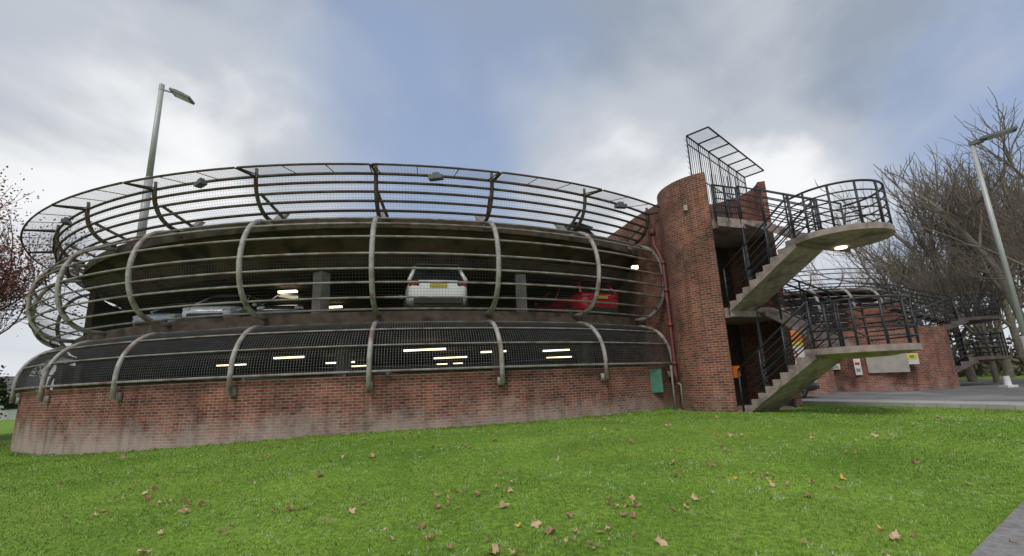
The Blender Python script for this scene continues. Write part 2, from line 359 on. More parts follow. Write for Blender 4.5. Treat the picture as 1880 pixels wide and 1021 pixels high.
for ph in PH:
    mb=MB(); mb.tube([dp(*(lambda q:(q[0],ph,q[1]))(prof2(a))) for a in np.linspace(-90,90,22)],.074,8); mb.obj('hoop',M['galv'],carpark,True)
    mb=MB(); pts=[dp(*(lambda q:(q[0],ph,q[1]))(prof1(a))) for a in np.linspace(88,0,14)]+[dp(RI+1.32,ph,1.55)]
    mb.tube(pts,.068,8); pz=dp(RW+.04,ph,1.62); mb.box(pz,(.16,.10,.22),yaw=R(ph-12)); mb.obj('hoop',M['galv'],carpark,True)
    mb=MB(); pts=[dp(*(lambda q:(q[0],ph,q[1]))(prof3(b))) for b in np.linspace(2,90,12)]
    mb.tube(pts,.064,6); mb.tube([dp(16.45,ph,7.66),dp(17.3,ph,7.54)],.04,5); mb.tube([dp(16.45,ph,7.6),dp(16.47,ph,7.92)],.05,5)
    mb.tube([dp(14.75,ph+1,6.62),dp(16.2,ph,7.25)],.05,5)
    mb.obj('hoop',M['rust'],carpark,True)
    if ph!=32:
        mb=MB()
        q=[dp(15.42,ph-.6,6.62),dp(15.42,ph+.6,6.62),dp(14.95,ph+.5,7.15),dp(14.95,ph-.5,7.15)]; q2_=[dp(15.25,ph-.6,6.62),dp(15.25,ph+.6,6.62),dp(14.8,ph+.5,7.15),dp(14.8,ph-.5,7.15)]
        mb.v+=q+q2_; mb.f+=[(0,1,2,3),(7,6,5,4),(0,4,5,1),(1,5,6,2),(2,6,7,3),(3,7,4,0)]; mb.uv+=[None]*6
        mb.obj('post_bracket',M['column'],carpark)
PR=list(np.arange(-148,32.3,2))+[32.4]
def ring(r,z,rad,m,jit=0,name='rail'):
    mb=MB(); mb.tube([dp(r,p,z) for p in PR],rad,6); return mb.obj(name,m,carpark,True)
for a in (-72,-50,-30,-14,3,24,47,70): r,z=prof2(a); ring(r-.01,z,.033,M['rail'])
for a in (80,52,26): r,z=prof1(a); ring(r+.0,z,.026,M['rail'])
ring(RI+1.3,1.99,.038,M['rail'])
for b in (24,44,60,75,89): r,z=prof3(b); ring(r,z,.042,M['rust'])
def wires(prof,a0,a1,na,m,cell=.085,off=-.05,rad=.0035):
    mb=MB(); n=int(R(180)*16.3/cell)
    aa=np.linspace(a0,a1,na); 
    for i in range(n):
        ph=-147+179*i/n
        mb.tube([dp(prof(a)[0]+off,ph,prof(a)[1]) for a in aa],rad,3,cap=False)
    fine=[prof(a) for a in np.linspace(a0,a1,60)]; acc=0; nxt=0
    for i in range(1,60):
        acc+=math.hypot(fine[i][0]-fine[i-1][0],fine[i][1]-fine[i-1][1])
        if acc>=nxt:
            nxt+=cell; mb.tube([dp(fine[i][0]+off,p,fine[i][1]) for p in np.arange(-147,32.1,3)],rad,3,cap=False)
    return mb.obj('wire_mesh',m,carpark)
wires(prof1,86,-8,9,M['wirel'],rad=.0046,cell=.072)
wires(prof2,-80,-2,6,M['wire'],rad=.0026)
wires(prof3,8,90,5,M['wiret'],cell=.09,rad=.003)
for ph in PH[:-1]:
    mb=MB(); K=6; ji=random.uniform(-.012,.012)
    A=[Vector(dp(16.45,ph+.4+11.2*i/K,7.70)) for i in range(K+1)]; Dd=[Vector(dp(17.34,ph+.15+11.7*i/K,7.54+ji)) for i in range(K+1)]
    mb.tube(A,.020,5); mb.tube(Dd,.032,6); mb.tube([A[0],Dd[0]],.02,5); mb.tube([A[-1],Dd[-1]],.02,5)
    for i in (2,4): mb.tube([A[i],Dd[i]],.013,4)
    mb.obj('rim_panel',M['rust'],carpark)
    mb=MB()
    for i in range(1,36):
        ff_=ph+.4+11.2*i/36; mb.tube([dp(16.45,ff_,7.70),dp(17.34,ff_,7.54+ji)],.003,3,cap=False)
    for i in range(1,10): t=i/10; mb.tube([A[j].lerp(Dd[j],t) for j in range(K+1)],.003,3,cap=False)
    mb.obj('rim_mesh',M['wiret'],carpark)
for ph in (-22,2,26,-46):
    mb=MB(); p=dp(16.5,ph,7.60); mb.box(p,(.42,.2,.12),yaw=R(ph-12)); p=dp(16.5,ph,7.70); mb.box(p,(.2,.12,.1),yaw=R(ph-12)); mb.obj('floodlight',M['lamp_head'],carpark)
for x,y,L_ in ((-3.63,18.85,1.7),(-9.7,20.1,1.3),(-9.6,25.8,1.6),(-3.5,25.4,1.8),(-4.6,33,1.8),(2.0,22.8,1.3),(2.8,30.2,1.6),(7.0,31,1.8),(-14.5,24,1.5),(-10.5,31,1.6),(-1.0,21.8,1.2)):
    mb=MB(); mb.box((x,y,2.97),(L_,.11,.07),yaw=R(-3)); mb.obj('light_tube',M['lamp_on'],carpark,label='lit yellow-white ceiling tube')
for x,y,L_ in ((-8.45,17.1,.7),(-8.1,20.9,.6)):
    mb=MB(); mb.box((x,y,5.22),(L_,.13,.08),yaw=R(-3)); mb.obj('light_tube',M['lamp_on'],carpark,label='lit yellow-white ceiling tube')
mb=MB(); mb.box((4.72,17.35,5.66),(.22,.2,.12)); mb.obj('light_tube',M['lamp_on'],carpark,label='small lit bulkhead lamp')
# ------------------------------------------------------------------ stair tower (cylinder with an open side)
def SF(t,n,z=0,o=None): p=(O if o is None else o)+T*t+Nn*n; return (p.x,p.y,z)
ZT=8.03; TC=(-1.21,.10); TR=1.8
tower=thing('stair_tower',SF(-1.5,0,.45),'rounded red brick stair tower open on one side','stair tower')
a0=math.degrees(math.asin(1.21/TR))
def circ(r,a): return (TC[0]-r*math.sin(R(a)),TC[1]-r*math.cos(R(a)))
path=[SF(*circ(TR,a)) for a in np.linspace(-a0,180+a0,44)]
mb=MB(); wallpath(mb,path,-.3,ZT,.24,sgn=-1); mb.obj('brick_wall',M['brick2'],tower,label='curved red brick wall')
def stad(r,tf):
    aa=math.degrees(math.asin((1.21-.02)/r)); return [SF(tf,-1.09)[:2]]+[SF(*circ(r,a))[:2] for a in np.linspace(-aa,180+aa,24)]+[SF(tf,1.2)[:2]]
for z in (3.55,6.45):
    mb=MB(); mb.prism(stad(1.55,.12),z-.30,z); mb.obj('floor_slab',M['conc'],tower)
mb=MB(); mb.prism(stad(1.55,.1),.2,.47); mb.obj('floor_slab',M['conc'],tower)
mb=MB(); wallpath(mb,[SF(-1.9,-1.2),SF(-1.9,1.3)],.47,6.1,.1); mb.obj('inner_wall',M['brickdark'],tower)
mb=MB(); wallpath(mb,[(5.72,16.75),(5.2,18.2),(4.9,19.6),(4.0,23)],-.2,ZT-.02,.24,sgn=-1); mb.obj('link_wall',M['brick2'],tower)
mb=MB(); mb.box(SF(-.15,-.98,1.6),(.4,.02,.35),yaw=math.atan2(T.y,T.x)); mb.obj('notice_board',M['orange'],tower,label='orange notice inside the entrance')
dpipe=thing('drain_pipe',(5.35,15.9,.4),'red-brown downpipe running down the brick tower','pipe')
px=(5.34,15.92)
mb=MB(); mb.tube([(5.22,16.35,6.75),(5.22,16.3,6.2),(5.27,16.1,5.9),(px[0],px[1],5.4),(px[0],px[1],1.6),(px[0]+.03,px[1]-.05,1.35)],.065,8); 
for z in (1.9,3.2,4.4,5.4): mb.tube([(px[0],px[1],z),(px[0],px[1],z+.12)],.085,8)
mb.tube([(5.22,16.33,6.6),(5.22,16.35,6.85)],.11,8); mb.obj('pipe',M['pipe'],dpipe,True)
mb=MB(); mb.tube([(px[0]-.14,px[1]-.02,1.9),(px[0]-.14,px[1]-.02,.35)],.035,7); mb.tube([(px[0],px[1],1.35),(px[0]+.1,px[1]-.12,1.25),(px[0]+.1,px[1]-.12,.4)],.05,8); mb.obj('branch_pipe',M['rail'],dpipe,True)
hp=dp(RW+.05,28.6,0)
mb=MB(); mb.box((hp[0],hp[1],1.42),(.50,.07,.78),yaw=R(28.6-12)); hb=mb.obj('utility_hatch',M['green']); tag(hb,'green painted metal hatch fixed to the brick wall','hatch')
mb=MB(); mb.box(SF(TC[0]+.62,TC[1]-1.75,6.95),(.10,.10,.18)); 
cb=mb.obj('junction_box',M['beige']); tag(cb,'small pale electrical box on the brick tower','box')
# ------------------------------------------------------------------ staircases
def staircase(o,t_,n_,zs,label,conc,rail=M['black'],lamp=True,ns=9):
    def F(t,n,z=0): p=o+t_*t+n_*n; return Vector((p.x,p.y,z))
    root=thing('external_staircase',F(0,0,zs[0]),label,'staircase')
    W=1.06
    def flight(t0,t1,z0,z1,nc):
        mb=MB(); k=ns; pr=[]
        for i in range(k):
            ta=t0+(t1-t0)*i/k; tb=t0+(t1-t0)*(i+1)/k; zb=z0+(z1-z0)*(i+1)/(k+0)
            pr+=[(ta,zb),(tb,zb)]
        pr+= [(t1,z1-.25),(t0,max(z0-.12,z0-.24))]
        n=len(pr)
        for nn in (nc-W/2,nc+W/2): mb.v+=[tuple(F(a,nn,b)) for a,b in pr]
        mb.f.append(tuple(range(n))); mb.f.append(tuple(reversed(range(n,2*n)))); 
        for i in range(n): mb.f.append((i,n+i,n+(i+1)%n,(i+1)%n))
        mb.uv=[None]*len(mb.f)
        return mb.obj('stair_flight',conc,root)
    def railing(base,closed=False,name='railing',hts=(.2,.42,.64,.86,1.1),every=None,posts=None):
        mb=MB()
        for hgt in hts: mb.tube([b+Vector((0,0,hgt)) for b in base],.029 if hgt>1 else .020,6 if hgt>1 else 5)
        for i,b in enumerate(base):
            if posts is None or i in posts: mb.tube([b-Vector((0,0,.15)),b+Vector((0,0,1.12))],.03,5)
        return mb.obj(name,rail,root,True)
    TE=2.55
    for li in range(0,len(zs)-2,2):
        za,zl,zb=zs[li],zs[li+1],zs[li+2]
        flight(0.14,TE,za,zl,-.55); flight(0.14,TE,zb,zl,.55)
        ol=[(TE-.02,-1.08)]+[(3.0+1.15*math.cos(R(a)),1.15*math.sin(R(a))) for a in range(-90,91,9)]+[(TE-.02,1.08)]
        mb=MB(); n=len(ol); P=[F(a,b) for a,b in ol]
        mb.prism([(p.x,p.y) for p in P],zl-.15,zl)
        c=F(2.9,0); Q=[(c+(p-c)*.5) for p in P]; i=len(mb.v)
        mb.v+=[(p.x,p.y,zl-.152) for p in P]+[(q.x,q.y,zl-.25) for q in Q]
        mb.f.append(tuple(i+n+k for k in reversed(range(n))))
        for k in range(n): mb.f.append((i+(k+1)%n,i+k,i+n+k,i+n+(k+1)%n))
        mb.uv=[None]*len(mb.f); mb.obj('landing',conc,root)
        bl=[F(2.6,-1.05,zl)]+[F(3.0+1.1*math.cos(R(a)),1.1*math.sin(R(a)),zl) for a in range(-90,91,10)]+[F(2.6,1.05,zl)]
        railing(bl,posts=(1,4,7,10,13,16,19))
        for nn,z0,z1 in ((-1.04,za,zl),(1.04,zb,zl),(-.05,za,zl),(.05,zb,zl)):
            bb=[F(.05+(TE-.05)*i/3,nn,z0+(z1-z0)*(i/3)+.1) for i in range(4)]
            railing(bb)
        if lamp and li==2:
            p=F(2.9,.15,zl-.29); mb=MB(); mb.tube([p,p+Vector((0,0,.07))],.14,12); mb.obj('ceiling_lamp',M['lamp_on'],root,label='round lit lamp under the landing')
    return root,railing,F
root,railing,F=staircase(O,T,Nn,[.45,2.08,3.55,4.97,6.45],'black-railed concrete staircase with rounded cantilevered landings beside the brick tower',M['conc'])
for z in (6.45,):
    railing([F(.1,-1.1,z),F(.1,-.6,z),F(.1,-.1,z)])
    mb=MB()
    for i in range(14): 
        p=F(.06,-1.1+i*.085,z); mb.tube([p,p+Vector((0,0,1.5 if i%2 else 1.1))],.012,4)
    mb.obj('balustrade',M['black'],root)
mb=MB(); mb.tube([F(.08,-.02,.45),F(.08,-.02,6.2)],.05,6); mb.tube([F(.08,1.0,.45),F(.08,1.0,6.2)],.05,6); mb.obj('support_post',M['black'],root)
A_=Vector((6.13,14.45,9.5)); D_=Vector((9.86,18.1,9.5)); B_=Vector((6.66,13.92,9.5)); C_=Vector((10.35,17.5,9.5))
fence=thing('security_fence',(8,16.3,6.45),'tall black barred fence with flat mesh outrigger above stair tower','fence')
mb=MB()
for a,b in ((A_,D_),(B_,C_),(A_,B_),(D_,C_)): mb.tube([a,b],.03,5)
for i in range(1,6): mb.tube([A_.lerp(D_,i/6),B_.lerp(C_,i/6)],.028,5)
for i in range(1,50): mb.tube([A_.lerp(D_,i/50),B_.lerp(C_,i/50)],.003,3,cap=False)
for i in range(1,9): mb.tube([A_.lerp(B_,i/9),D_.lerp(C_,i/9)],.003,3,cap=False)
mb.obj('outrigger_panel',M['black'],fence)
mb=MB()
for i in range(0,31):
    p=A_.lerp(D_,i/30); zb=8.0 if i<2 else 6.5
    mb.tube([(p.x,p.y,zb),p],.026 if i%5==0 else .012,4)
for z in (8.1,9.2): mb.tube([(A_.x,A_.y,z),(D_.x,D_.y,z)],.02,5)
for i in range(7): 
    z=8.05+i*.2; mb.tube([(6.13,14.45,z),(5.98,14.3,z+.06)],.008,3)
mb.obj('fence_bars',M['black'],fence)
# ------------------------------------------------------------------ second drum and brick walls beyond
def polar(az,d): return Vector((d*math.sin(R(az)),d*math.cos(R(az))))
c2=polar(29.3,42); d2=thing('car_park_building',(c2.x,c2.y,.45),'smaller round car park ramp caged in steel hoops','car park')
def q2(r,a,z): return (c2.x+r*math.cos(R(a)),c2.y+r*math.sin(R(a)),z)
mb=MB(); wallpath(mb,[q2(8,a,0) for a in range(0,360,6)],0,ZW,.3,closed=True,sgn=1); mb.obj('base_wall',M['brick2'],d2)
for za,zb in ((3.38,3.66),(6.34,6.6)):
    mb=MB(); mb.prism([q2(7,a,0)[:2] for a in range(0,360,6)],za,zb); mb.obj('deck_slab',M['concdark'],d2)
mb=MB(); mb.prism([q2(6.3,a,0)[:2] for a in range(0,360,12)],ZW-1,6.3); mb.obj('blocking_core',M['brickdark'],d2)
for k in range(17):
    ph=-200+k*14
    mb=MB(); mb.tube([q2(prof2(a)[0]-8.5,ph,prof2(a)[1]) for a in np.linspace(-90,90,14)],.09,6); mb.tube([q2(prof1(a)[0]-8.5,ph,prof1(a)[1]) for a in np.linspace(88,0,9)],.09,6)
    mb.tube([q2(prof3(a)[0]-8.5,ph,prof3(a)[1]) for a in np.linspace(0,90,7)],.05,5); mb.obj('hoop',M['galv'],d2,True)
for pr,aa in ((prof2,(-60,-35,-12,12,35,60)),(prof1,(70,40,5)),(prof3,(15,35,55,75,90))):
    for a in aa:
        r,z=pr(a); mb=MB(); mb.tube([q2(r-8.5,p,z) for p in range(-200,25,6)],.038,5); mb.obj('rail',M['rail'],d2,True)
def cylwall(az,D,r,z1,label):
    c=polar(az,D); mb=MB(); wallpath(mb,[(c.x+r*math.cos(R(a)),c.y+r*math.sin(R(a))) for a in range(0,360,8)],0,z1,.25,closed=True,sgn=1)
    mb.prism([(c.x+(r-.26)*math.cos(R(a)),c.y+(r-.26)*math.sin(R(a))) for a in range(0,360,12)],z1-.3,z1-.1)
    o=mb.obj('brick_wall',M['brick2']); tag(o,label,'wall'); return c
w2=cylwall(36.5,31,3.35,3.3,'curved red brick wall beside the access road')
cylwall(31.6,26.5,.95,2.3,'low rounded red brick wall end')
cylwall(37.9,35.5,1.5,5.1,'taller rounded red brick wall')
ff=polar(44.2,33); tt=Vector((.93,-.36)).normalized(); nn2=Vector((tt.y*-1,tt.x)).normalized()*-1
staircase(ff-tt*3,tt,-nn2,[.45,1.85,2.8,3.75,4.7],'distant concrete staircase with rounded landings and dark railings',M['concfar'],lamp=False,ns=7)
# ------------------------------------------------------------------ signs
def yawto(p): return math.atan2(p.y,p.x)-math.pi/2
def sign(az,d,z,w,hh,m,label,post=False,extras=()):
    p=polar(az,d); yaw=yawto(p); e=thing('sign',(p.x,p.y,z if not post else gz(p.x,p.y)),label,'sign')
    right=Vector((math.cos(yaw),math.sin(yaw),0)); fr=Vector((math.sin(yaw),-math.cos(yaw),0))
    mb=MB(); mb.box((p.x,p.y,z),(w,.04,hh),yaw=yaw); mb.obj('sign_panel',m,e)
    k=.024
    for (dx,dz,ww,h2,mm) in extras:
        q=Vector((p.x,p.y,z))+right*dx+Vector((0,0,dz))+fr*k; mb=MB()
        if h2=='ring':
            pts=[q+right*(ww*math.cos(R(a)))+Vector((0,0,ww*math.sin(R(a)))) for a in range(0,360,15)]
            mb.tube(pts,.025,5,closed=True); mb.tube([q+right*(-ww*.7)+Vector((0,0,ww*.7)),q+right*(ww*.7)-Vector((0,0,ww*.7))],.02,5)
        else: mb.box(q,(ww,.012,h2),yaw=yaw)
        mb.obj('sign_marking',mm,e); k+=.008
    if post:
        mb=MB()
        for s in (-.3,.3): q=Vector((p.x,p.y,0))+right*w*s*1.2-fr*.05; mb.tube([(q.x,q.y,gz(q.x,q.y)-.1),(q.x,q.y,z+hh/2)],.03,6)
        mb.obj('sign_post',M['lamp_steel'],e)
sign(30.1,24,2.5,1.15,1.55,M['white'],'white and orange car park sign with red no-entry ring',True,[(0,.52,1.15,.48,M['orange']),(0,.2,1.15,.14,M['yellow']),(0,-.27,.29,'ring',M['redsign'])])
sign(38.0,27.55,1.72,1.5,.85,M['beige'],'plain beige notice board on the brick wall')
sign(39.9,27.75,1.86,.42,.48,M['white'],'small white and yellow notice on the brick wall',False,[(0,.1,.34,.22,M['yellow']),(0,.1,.16,.10,M['green'])])
sign(35.7,27.60,1.6,.26,.75,M['white'],'narrow white notice on the brick wall',False,[(0,.15,.18,.12,M['redsign']),(0,-.1,.16,.03,M['plastic']),(0,-.18,.16,.03,M['plastic'])])
sign(33.9,27.80,1.65,.36,.26,M['white'],'small white plaque on the brick wall',False,[(0,.03,.24,.03,M['plastic']),(0,-.05,.24,.03,M['plastic'])])
# ------------------------------------------------------------------ lamps
lp=polar(-39.9,21); e=thing('street_lamp',(lp.x,lp.y,Z3),'tall steel lamp post with angular floodlight on the roof deck','street lamp')
mb=MB(); mb.tube([(lp.x,lp.y,Z3),(lp.x,lp.y,9.6)],.14,8); mb.tube([(lp.x,lp.y,9.6),(lp.x,lp.y,13.45)],.11,8,r2=.09); mb.obj('lamp_pole',M['lamp_steel'],e,True)
mb=MB(); mb.tube([(lp.x,lp.y,13.35),(lp.x+.4,lp.y+.1,13.25)],.04,6); mb.tube([(lp.x,lp.y,13.3),(lp.x,lp.y,13.55)],.1,8); mb.obj('lamp_arm',M['lamp_steel'],e)
mb=MB(); Mr=Matrix.Rotation(R(12),3,'Z')@Matrix.Rotation(R(24),3,'Y'); mb.box((lp.x+.72,lp.y+.17,13.12),(.78,.5,.09),M4=Mr); mb.box((lp.x+.62,lp.y+.17,13.22),(.38,.3,.12),M4=Mr); mb.obj('lamp_head',M['lamp_head'],e)
mb=MB(); mb.box(Vector((lp.x+.72,lp.y+.17,13.12))+Mr@Vector((.05,0,-.055)),(.6,.4,.02),M4=Mr); mb.obj('lamp_lens',M['glassy'],e)
lp=polar(47.3,17.8); zb=gz(lp.x,lp.y); e=thing('street_lamp',(lp.x,lp.y,zb),'slim galvanised street lamp with flat head on the pavement','street lamp')
mb=MB(); mb.tube([(lp.x,lp.y,zb),(lp.x,lp.y,2.2)],.085,10); mb.tube([(lp.x,lp.y,2.2),(lp.x,lp.y,7.55)],.062,10,r2=.052); mb.obj('lamp_pole',M['lamp_steel'],e,True)
mb=MB(); Mr=Matrix.Rotation(R(-40),3,'Z')@Matrix.Rotation(R(-4),3,'Y'); a=Vector((lp.x,lp.y,7.55))
mb.box(a+Mr@Vector((.1,0,.05)),(.3,.14,.1),M4=Mr); mb.box(a+Mr@Vector((.55,0,.09)),(.72,.26,.07),M4=Mr); mb.obj('lamp_head',M['lamp_head'],e)
mb=MB(); mb.box(a+Mr@Vector((.57,0,.045)),(.5,.18,.02),M4=Mr); mb.obj('lamp_lens',M['glassy'],e)
# ------------------------------------------------------------------ cars
def car(pos,yaw,m,label,group='cars parked in the car park',sc=1):
    e=thing('parked_car',pos,label,'car',group,local=True); e.rotation_euler=(0,0,yaw); e.scale=(sc,sc,sc)
    st=[(-2.12,.66,.42,.80),(-2.06,.80,.30,.97),(-1.8,.87,.24,1.0),(-1.2,.895,.21,.99),(-.3,.90,.20,.96),(.6,.90,.20,.93),(1.1,.89,.21,.89),(1.7,.85,.23,.80),(2.0,.76,.27,.70),(2.1,.62,.36,.58)]
    def sec(x,hw,zb,zt):
        zm=(zb+zt)/2; half=[(hw*.85,zb),(hw*.97,zb+.1),(hw,zm),(hw*.98,zt-.12),(hw*.90,zt-.02),(hw*.6,zt+.01)]
        return [(x,y,z) for y,z in half]+[(x,-y,z) for y,z in reversed(half)]
    mb=MB(); n=12
    for s in st: mb.v+=sec(*s)
    for i in range(len(st)-1):
        for k in range(n): mb.f.append((i*n+k,i*n+(k+1)%n,(i+1)*n+(k+1)%n,(i+1)*n+k))
    mb.f.append(tuple(reversed(range(n)))); mb.f.append(tuple((len(st)-1)*n+k for k in range(n))); mb.uv=[None]*len(mb.f)
    b=mb.obj('body',m,e,True); b.modifiers.new('s','SUBSURF').levels=1; b.modifiers['s'].render_levels=2
    def frust(x0,x1,hw0,z0,X0,X1,hw1,z1):
        mb=MB(); mb.v=[(x0,-hw0,z0),(x1,-hw0,z0),(x1,hw0,z0),(x0,hw0,z0),(X0,-hw1,z1),(X1,-hw1,z1),(X1,hw1,z1),(X0,hw1,z1)]
        mb.f=[(0,3,2,1),(4,5,6,7),(0,1,5,4),(1,2,6,5),(2,3,7,6),(3,0,4,7)]; mb.uv=[None]*6; return mb
    mb=frust(-1.98,1.12,.80,.93,-1.62,.28,.61,1.40); o=mb.obj('window',M['cglass'],e); bv=o.modifiers.new('b','BEVEL'); bv.width=.04; bv.segments=3
    mb=frust(-1.80,.34,.645,1.385,-1.66,.18,.56,1.455); o=mb.obj('roof',m,e); bv=o.modifiers.new('b','BEVEL'); bv.width=.03; bv.segments=3
    for s in (-1,1):
        for (xa,xb,rr) in ((-1.97,-1.66,.055),(1.11,.27,.035),(-.35,-.45,.03)):
            mb=MB(); mb.tube([(xa,s*.80,.95),(xb,s*.625,1.40)],rr,6); mb.obj('pillar',m,e,True)
    mb=MB(); mb.box((-1.86,0,1.425),(.22,1.2,.04)); mb.obj('spoiler',M['plastic'],e)
    mb=MB(); mb.box((-2.075,0,.36),(.14,1.35,.2)); o=mb.obj('bumper',M['plastic'],e); bv=o.modifiers.new('b','BEVEL'); bv.width=.03
    mb=MB(); mb.box((2.07,0,.42),(.1,1.1,.16)); o=mb.obj('grille',M['plastic'],e); bv=o.modifiers.new('b','BEVEL'); bv.width=.03
    mb=MB(); mb.box((-2.135,0,.80),(.02,.48,.10)); mb.obj('number_plate',M['plate'],e)
    for s in (-1,1):
        mb=MB(); mb.box((-2.04,s*.66,.86),(.13,.30,.15),yaw=-s*.35); o=mb.obj('tail_light',M['taill'],e); bv=o.modifiers.new('b','BEVEL'); bv.width=.03
        mb=MB(); mb.box((1.97,s*.60,.64),(.14,.28,.12),yaw=-s*-.45); o=mb.obj('headlight',M['headl'],e); bv=o.modifiers.new('b','BEVEL'); bv.width=.03
        mb=MB(); mb.box((.72,s*.97,.98),(.12,.16,.12)); o=mb.obj('wing_mirror',m,e); bv=o.modifiers.new('b','BEVEL'); bv.width=.03
        for x in (-1.28,1.32):
            w=bpy.data.objects.new('wheel',None); COL.objects.link(w); w.parent=e; w.location=(x,s*.80,.315)
            mb=MB(); prof=[(.20,-.1),(.29,-.11),(.315,-.08),(.315,.08),(.29,.11),(.20,.1)]; K=20
            for k in range(K):
                a=2*math.pi*k/K; mb.v+=[(r*math.cos(a),y,r*math.sin(a)) for r,y in prof]
            for k in range(K):
                for j in range(6): mb.f.append((k*6+j,((k+1)%K)*6+j,((k+1)%K)*6+(j+1)%6,k*6+(j+1)%6)); mb.uv.append(None)
            t=mb.obj('tyre',M['tyre'],None,True); t.parent=w
            mb=MB(); mb.tube([(0,-.07,0),(0,.07,0)],.10,12)
            for k in range(5):
                a=2*math.pi*k/5; mb.tube([(0,s*.085,0),(.2*math.cos(a),s*.085,.2*math.sin(a))],.028,5)
            mb.tube([(.205*math.cos(R(a)),s*.09,.205*math.sin(R(a))) for a in range(0,360,18)],.02,5,closed=True)
            t=mb.obj('rim',M['rim'],None,True); t.parent=w
    return e
def dcar(r,phi,z,m,label,tw=0,sc=1):
    p=dp(r,phi,z); d=Vector((C.x-p[0],C.y-p[1])); return car(p,math.atan2(d.y,d.x)+R(tw),m,label,sc=sc)
pw=paint('white_car_paint',(.80,.81,.82)); prd=paint('red_car_paint',(.42,.012,.03)); psl=paint('silver_car_paint',(.58,.60,.64)); pdk=paint('dark_car_paint',(.03,.032,.04)); pbl=paint('blue_grey_car_paint',(.38,.42,.50))
dcar(13.25,2.5,Z2,pw,'white hatchback with black rear spoiler and yellow number plate',sc=1.09)
dcar(12.9,28.5,Z2,prd,'red hatchback parked rear outward on the middle deck',-12,1.06)
dcar(12.6,-31.5,Z2,psl,'silver hatchback parked nose outward on the middle deck',208)
dcar(12.6,-43,Z2,pbl,'blue-grey hatchback parked in shadow on the middle deck',212)
dcar(11.7,-22,Z2,pdk,'dark hatchback parked deep on the middle deck',200)
dcar(11.0,22,Z3,psl,'silver hatchback parked on the roof deck',190)
dcar(11.6,31.5,Z3,pdk,'dark hatchback with yellow number plate on roof deck')
dcar(12.6,-6,.6,pw,'white hatchback parked on the lowest deck')
dcar(12.6,-24,.6,psl,'silver hatchback parked on the lowest deck')
p=polar(26.7,22.5); car((p.x,p.y,gz(p.x,p.y)+.02),R(-20),pdk,'black car parked on the road behind the staircase','cars on the access road')
# ------------------------------------------------------------------ trees
def gen_tree(seed,H,spread=.5,lv=5,trunk=.3,rk=.016,kk=None,tmin=.007):
    rn=random.Random(seed); tr=MB(); tw=MB(); tips=[]
    kk=kk or {0:6,1:5,2:4,3:4,4:3}
    def grow(p,d,L,r,l):
        n=5 if l==0 else (5 if l<3 else 3); pts=[p]; q=p; dd=d.copy()
        for i in range(n):
            dd=(dd+Vector((rn.uniform(-1,1),rn.uniform(-1,1),rn.uniform(-.4,.7)))*(.06 if l==0 else .22)).normalized(); q=q+dd*(L/n); pts.append(q)
        (tr if l<=1 else tw).tube(pts,r,8 if l==0 else (5 if l<3 else 3),r2=max(r*.6,tmin),cap=False)
        if l>=lv: tips.append(pts[-1]); return
        for i in range(kk.get(l,3)):
            t=rn.uniform(.25,1) if l>0 else rn.uniform(.4,1)
            if i==0: t=1
            j=min(int(t*n),n-1); f=t*n-j; pp=pts[j].lerp(pts[j+1],f)
            ax=Vector((rn.uniform(-1,1),rn.uniform(-1,1),rn.uniform(-.2,.6))); ax=(ax-dd*ax.dot(dd)).normalized()
            ang=rn.uniform(.35,1.0)*spread*2 if i>0 else rn.uniform(.05,.25)
            nd=(dd*math.cos(ang)+ax*math.sin(ang)).normalized(); nd.z+=.10; nd.normalize()
            grow(pp,nd,L*rn.uniform(.55,.80),max(r*(.5 if i else .66),.008),l+1)
    grow(Vector((0,0,-.2)),Vector((0,0,1)),H*trunk,H*rk,0)
    return tr,tw,tips
def mk(mbx,name,m):
    me=bpy.data.meshes.new(name); me.from_pydata(mbx.v,[],mbx.f); me.materials.append(m); me.polygons.foreach_set('use_smooth',[True]*len(mbx.f)); return me
vars_=[]
for sd,sp,tk in ((1,.5,.36),(2,.44,.40),(5,.52,.34),(9,.40,.42)):
    a,b,_=gen_tree(sd,14,sp,5,tk)
    top=max(v[2] for v in b.v); k_=13.0/top
    for q in (a,b): q.v=[(v[0]*k_,v[1]*k_,v[2]*k_) for v in q.v]
    vars_.append((mk(a,'trunk',M['bark']),mk(b,'crown',M['twig'])))
def place_tree(i,az,d,htop,rot,label='tall bare winter tree with a spreading crown of twigs'):
    p=polar(az,d); s=htop/13.0; e=bpy.data.objects.new('bare_tree',None); COL.objects.link(e); e.location=(p.x,p.y,gz(p.x,p.y)); e.scale=(s,s,s); e.rotation_euler=(0,0,rot)
    e['label']=label; e['category']='tree'; e['group']='bare trees behind the access road'
    for nm,me in zip(('trunk','crown'),vars_[i]):
        o=bpy.data.objects.new(nm,me); COL.objects.link(o); o.parent=e
for k,(az,d,s) in enumerate([(47.8,35,15.5),(43.6,39,15),(45.8,47,16.5),(51.0,31,13),(41.5,49,14),(46.9,57,19),(39.8,60,13),(44.6,62,18),(37.0,64,12),(34.4,68,11.5),(49.4,60,19),(42.4,76,17),(45.0,37,9),(35.7,84,13),(31.5,78,12)]):
    place_tree(k%4,az,d,s,k*1.7)
def foliage(n,c,rad,size,seed,zmin=0):
    rn=np.random.default_rng(seed); mb=MB(); k=0
    cl=rn.normal(0,1,(26,3)); cl/=np.linalg.norm(cl,axis=1)[:,None]; cl*=rn.uniform(.35,.95,(26,1))
    while k<n:
        c0=cl[rn.integers(26)]; q=c0+rn.normal(0,.17,3); p=np.array(c)+q*np.array(rad)
        if p[2]<zmin: continue
        a=rn.normal(0,1,3); a/=np.linalg.norm(a); b=np.cross(a,rn.normal(0,1,3)); b/=np.linalg.norm(b); s=size*rn.uniform(.6,1.3)
        mb.quad(p-a*s,p-b*s*.5,p+a*s,p+b*s*.5); k+=1
    return mb
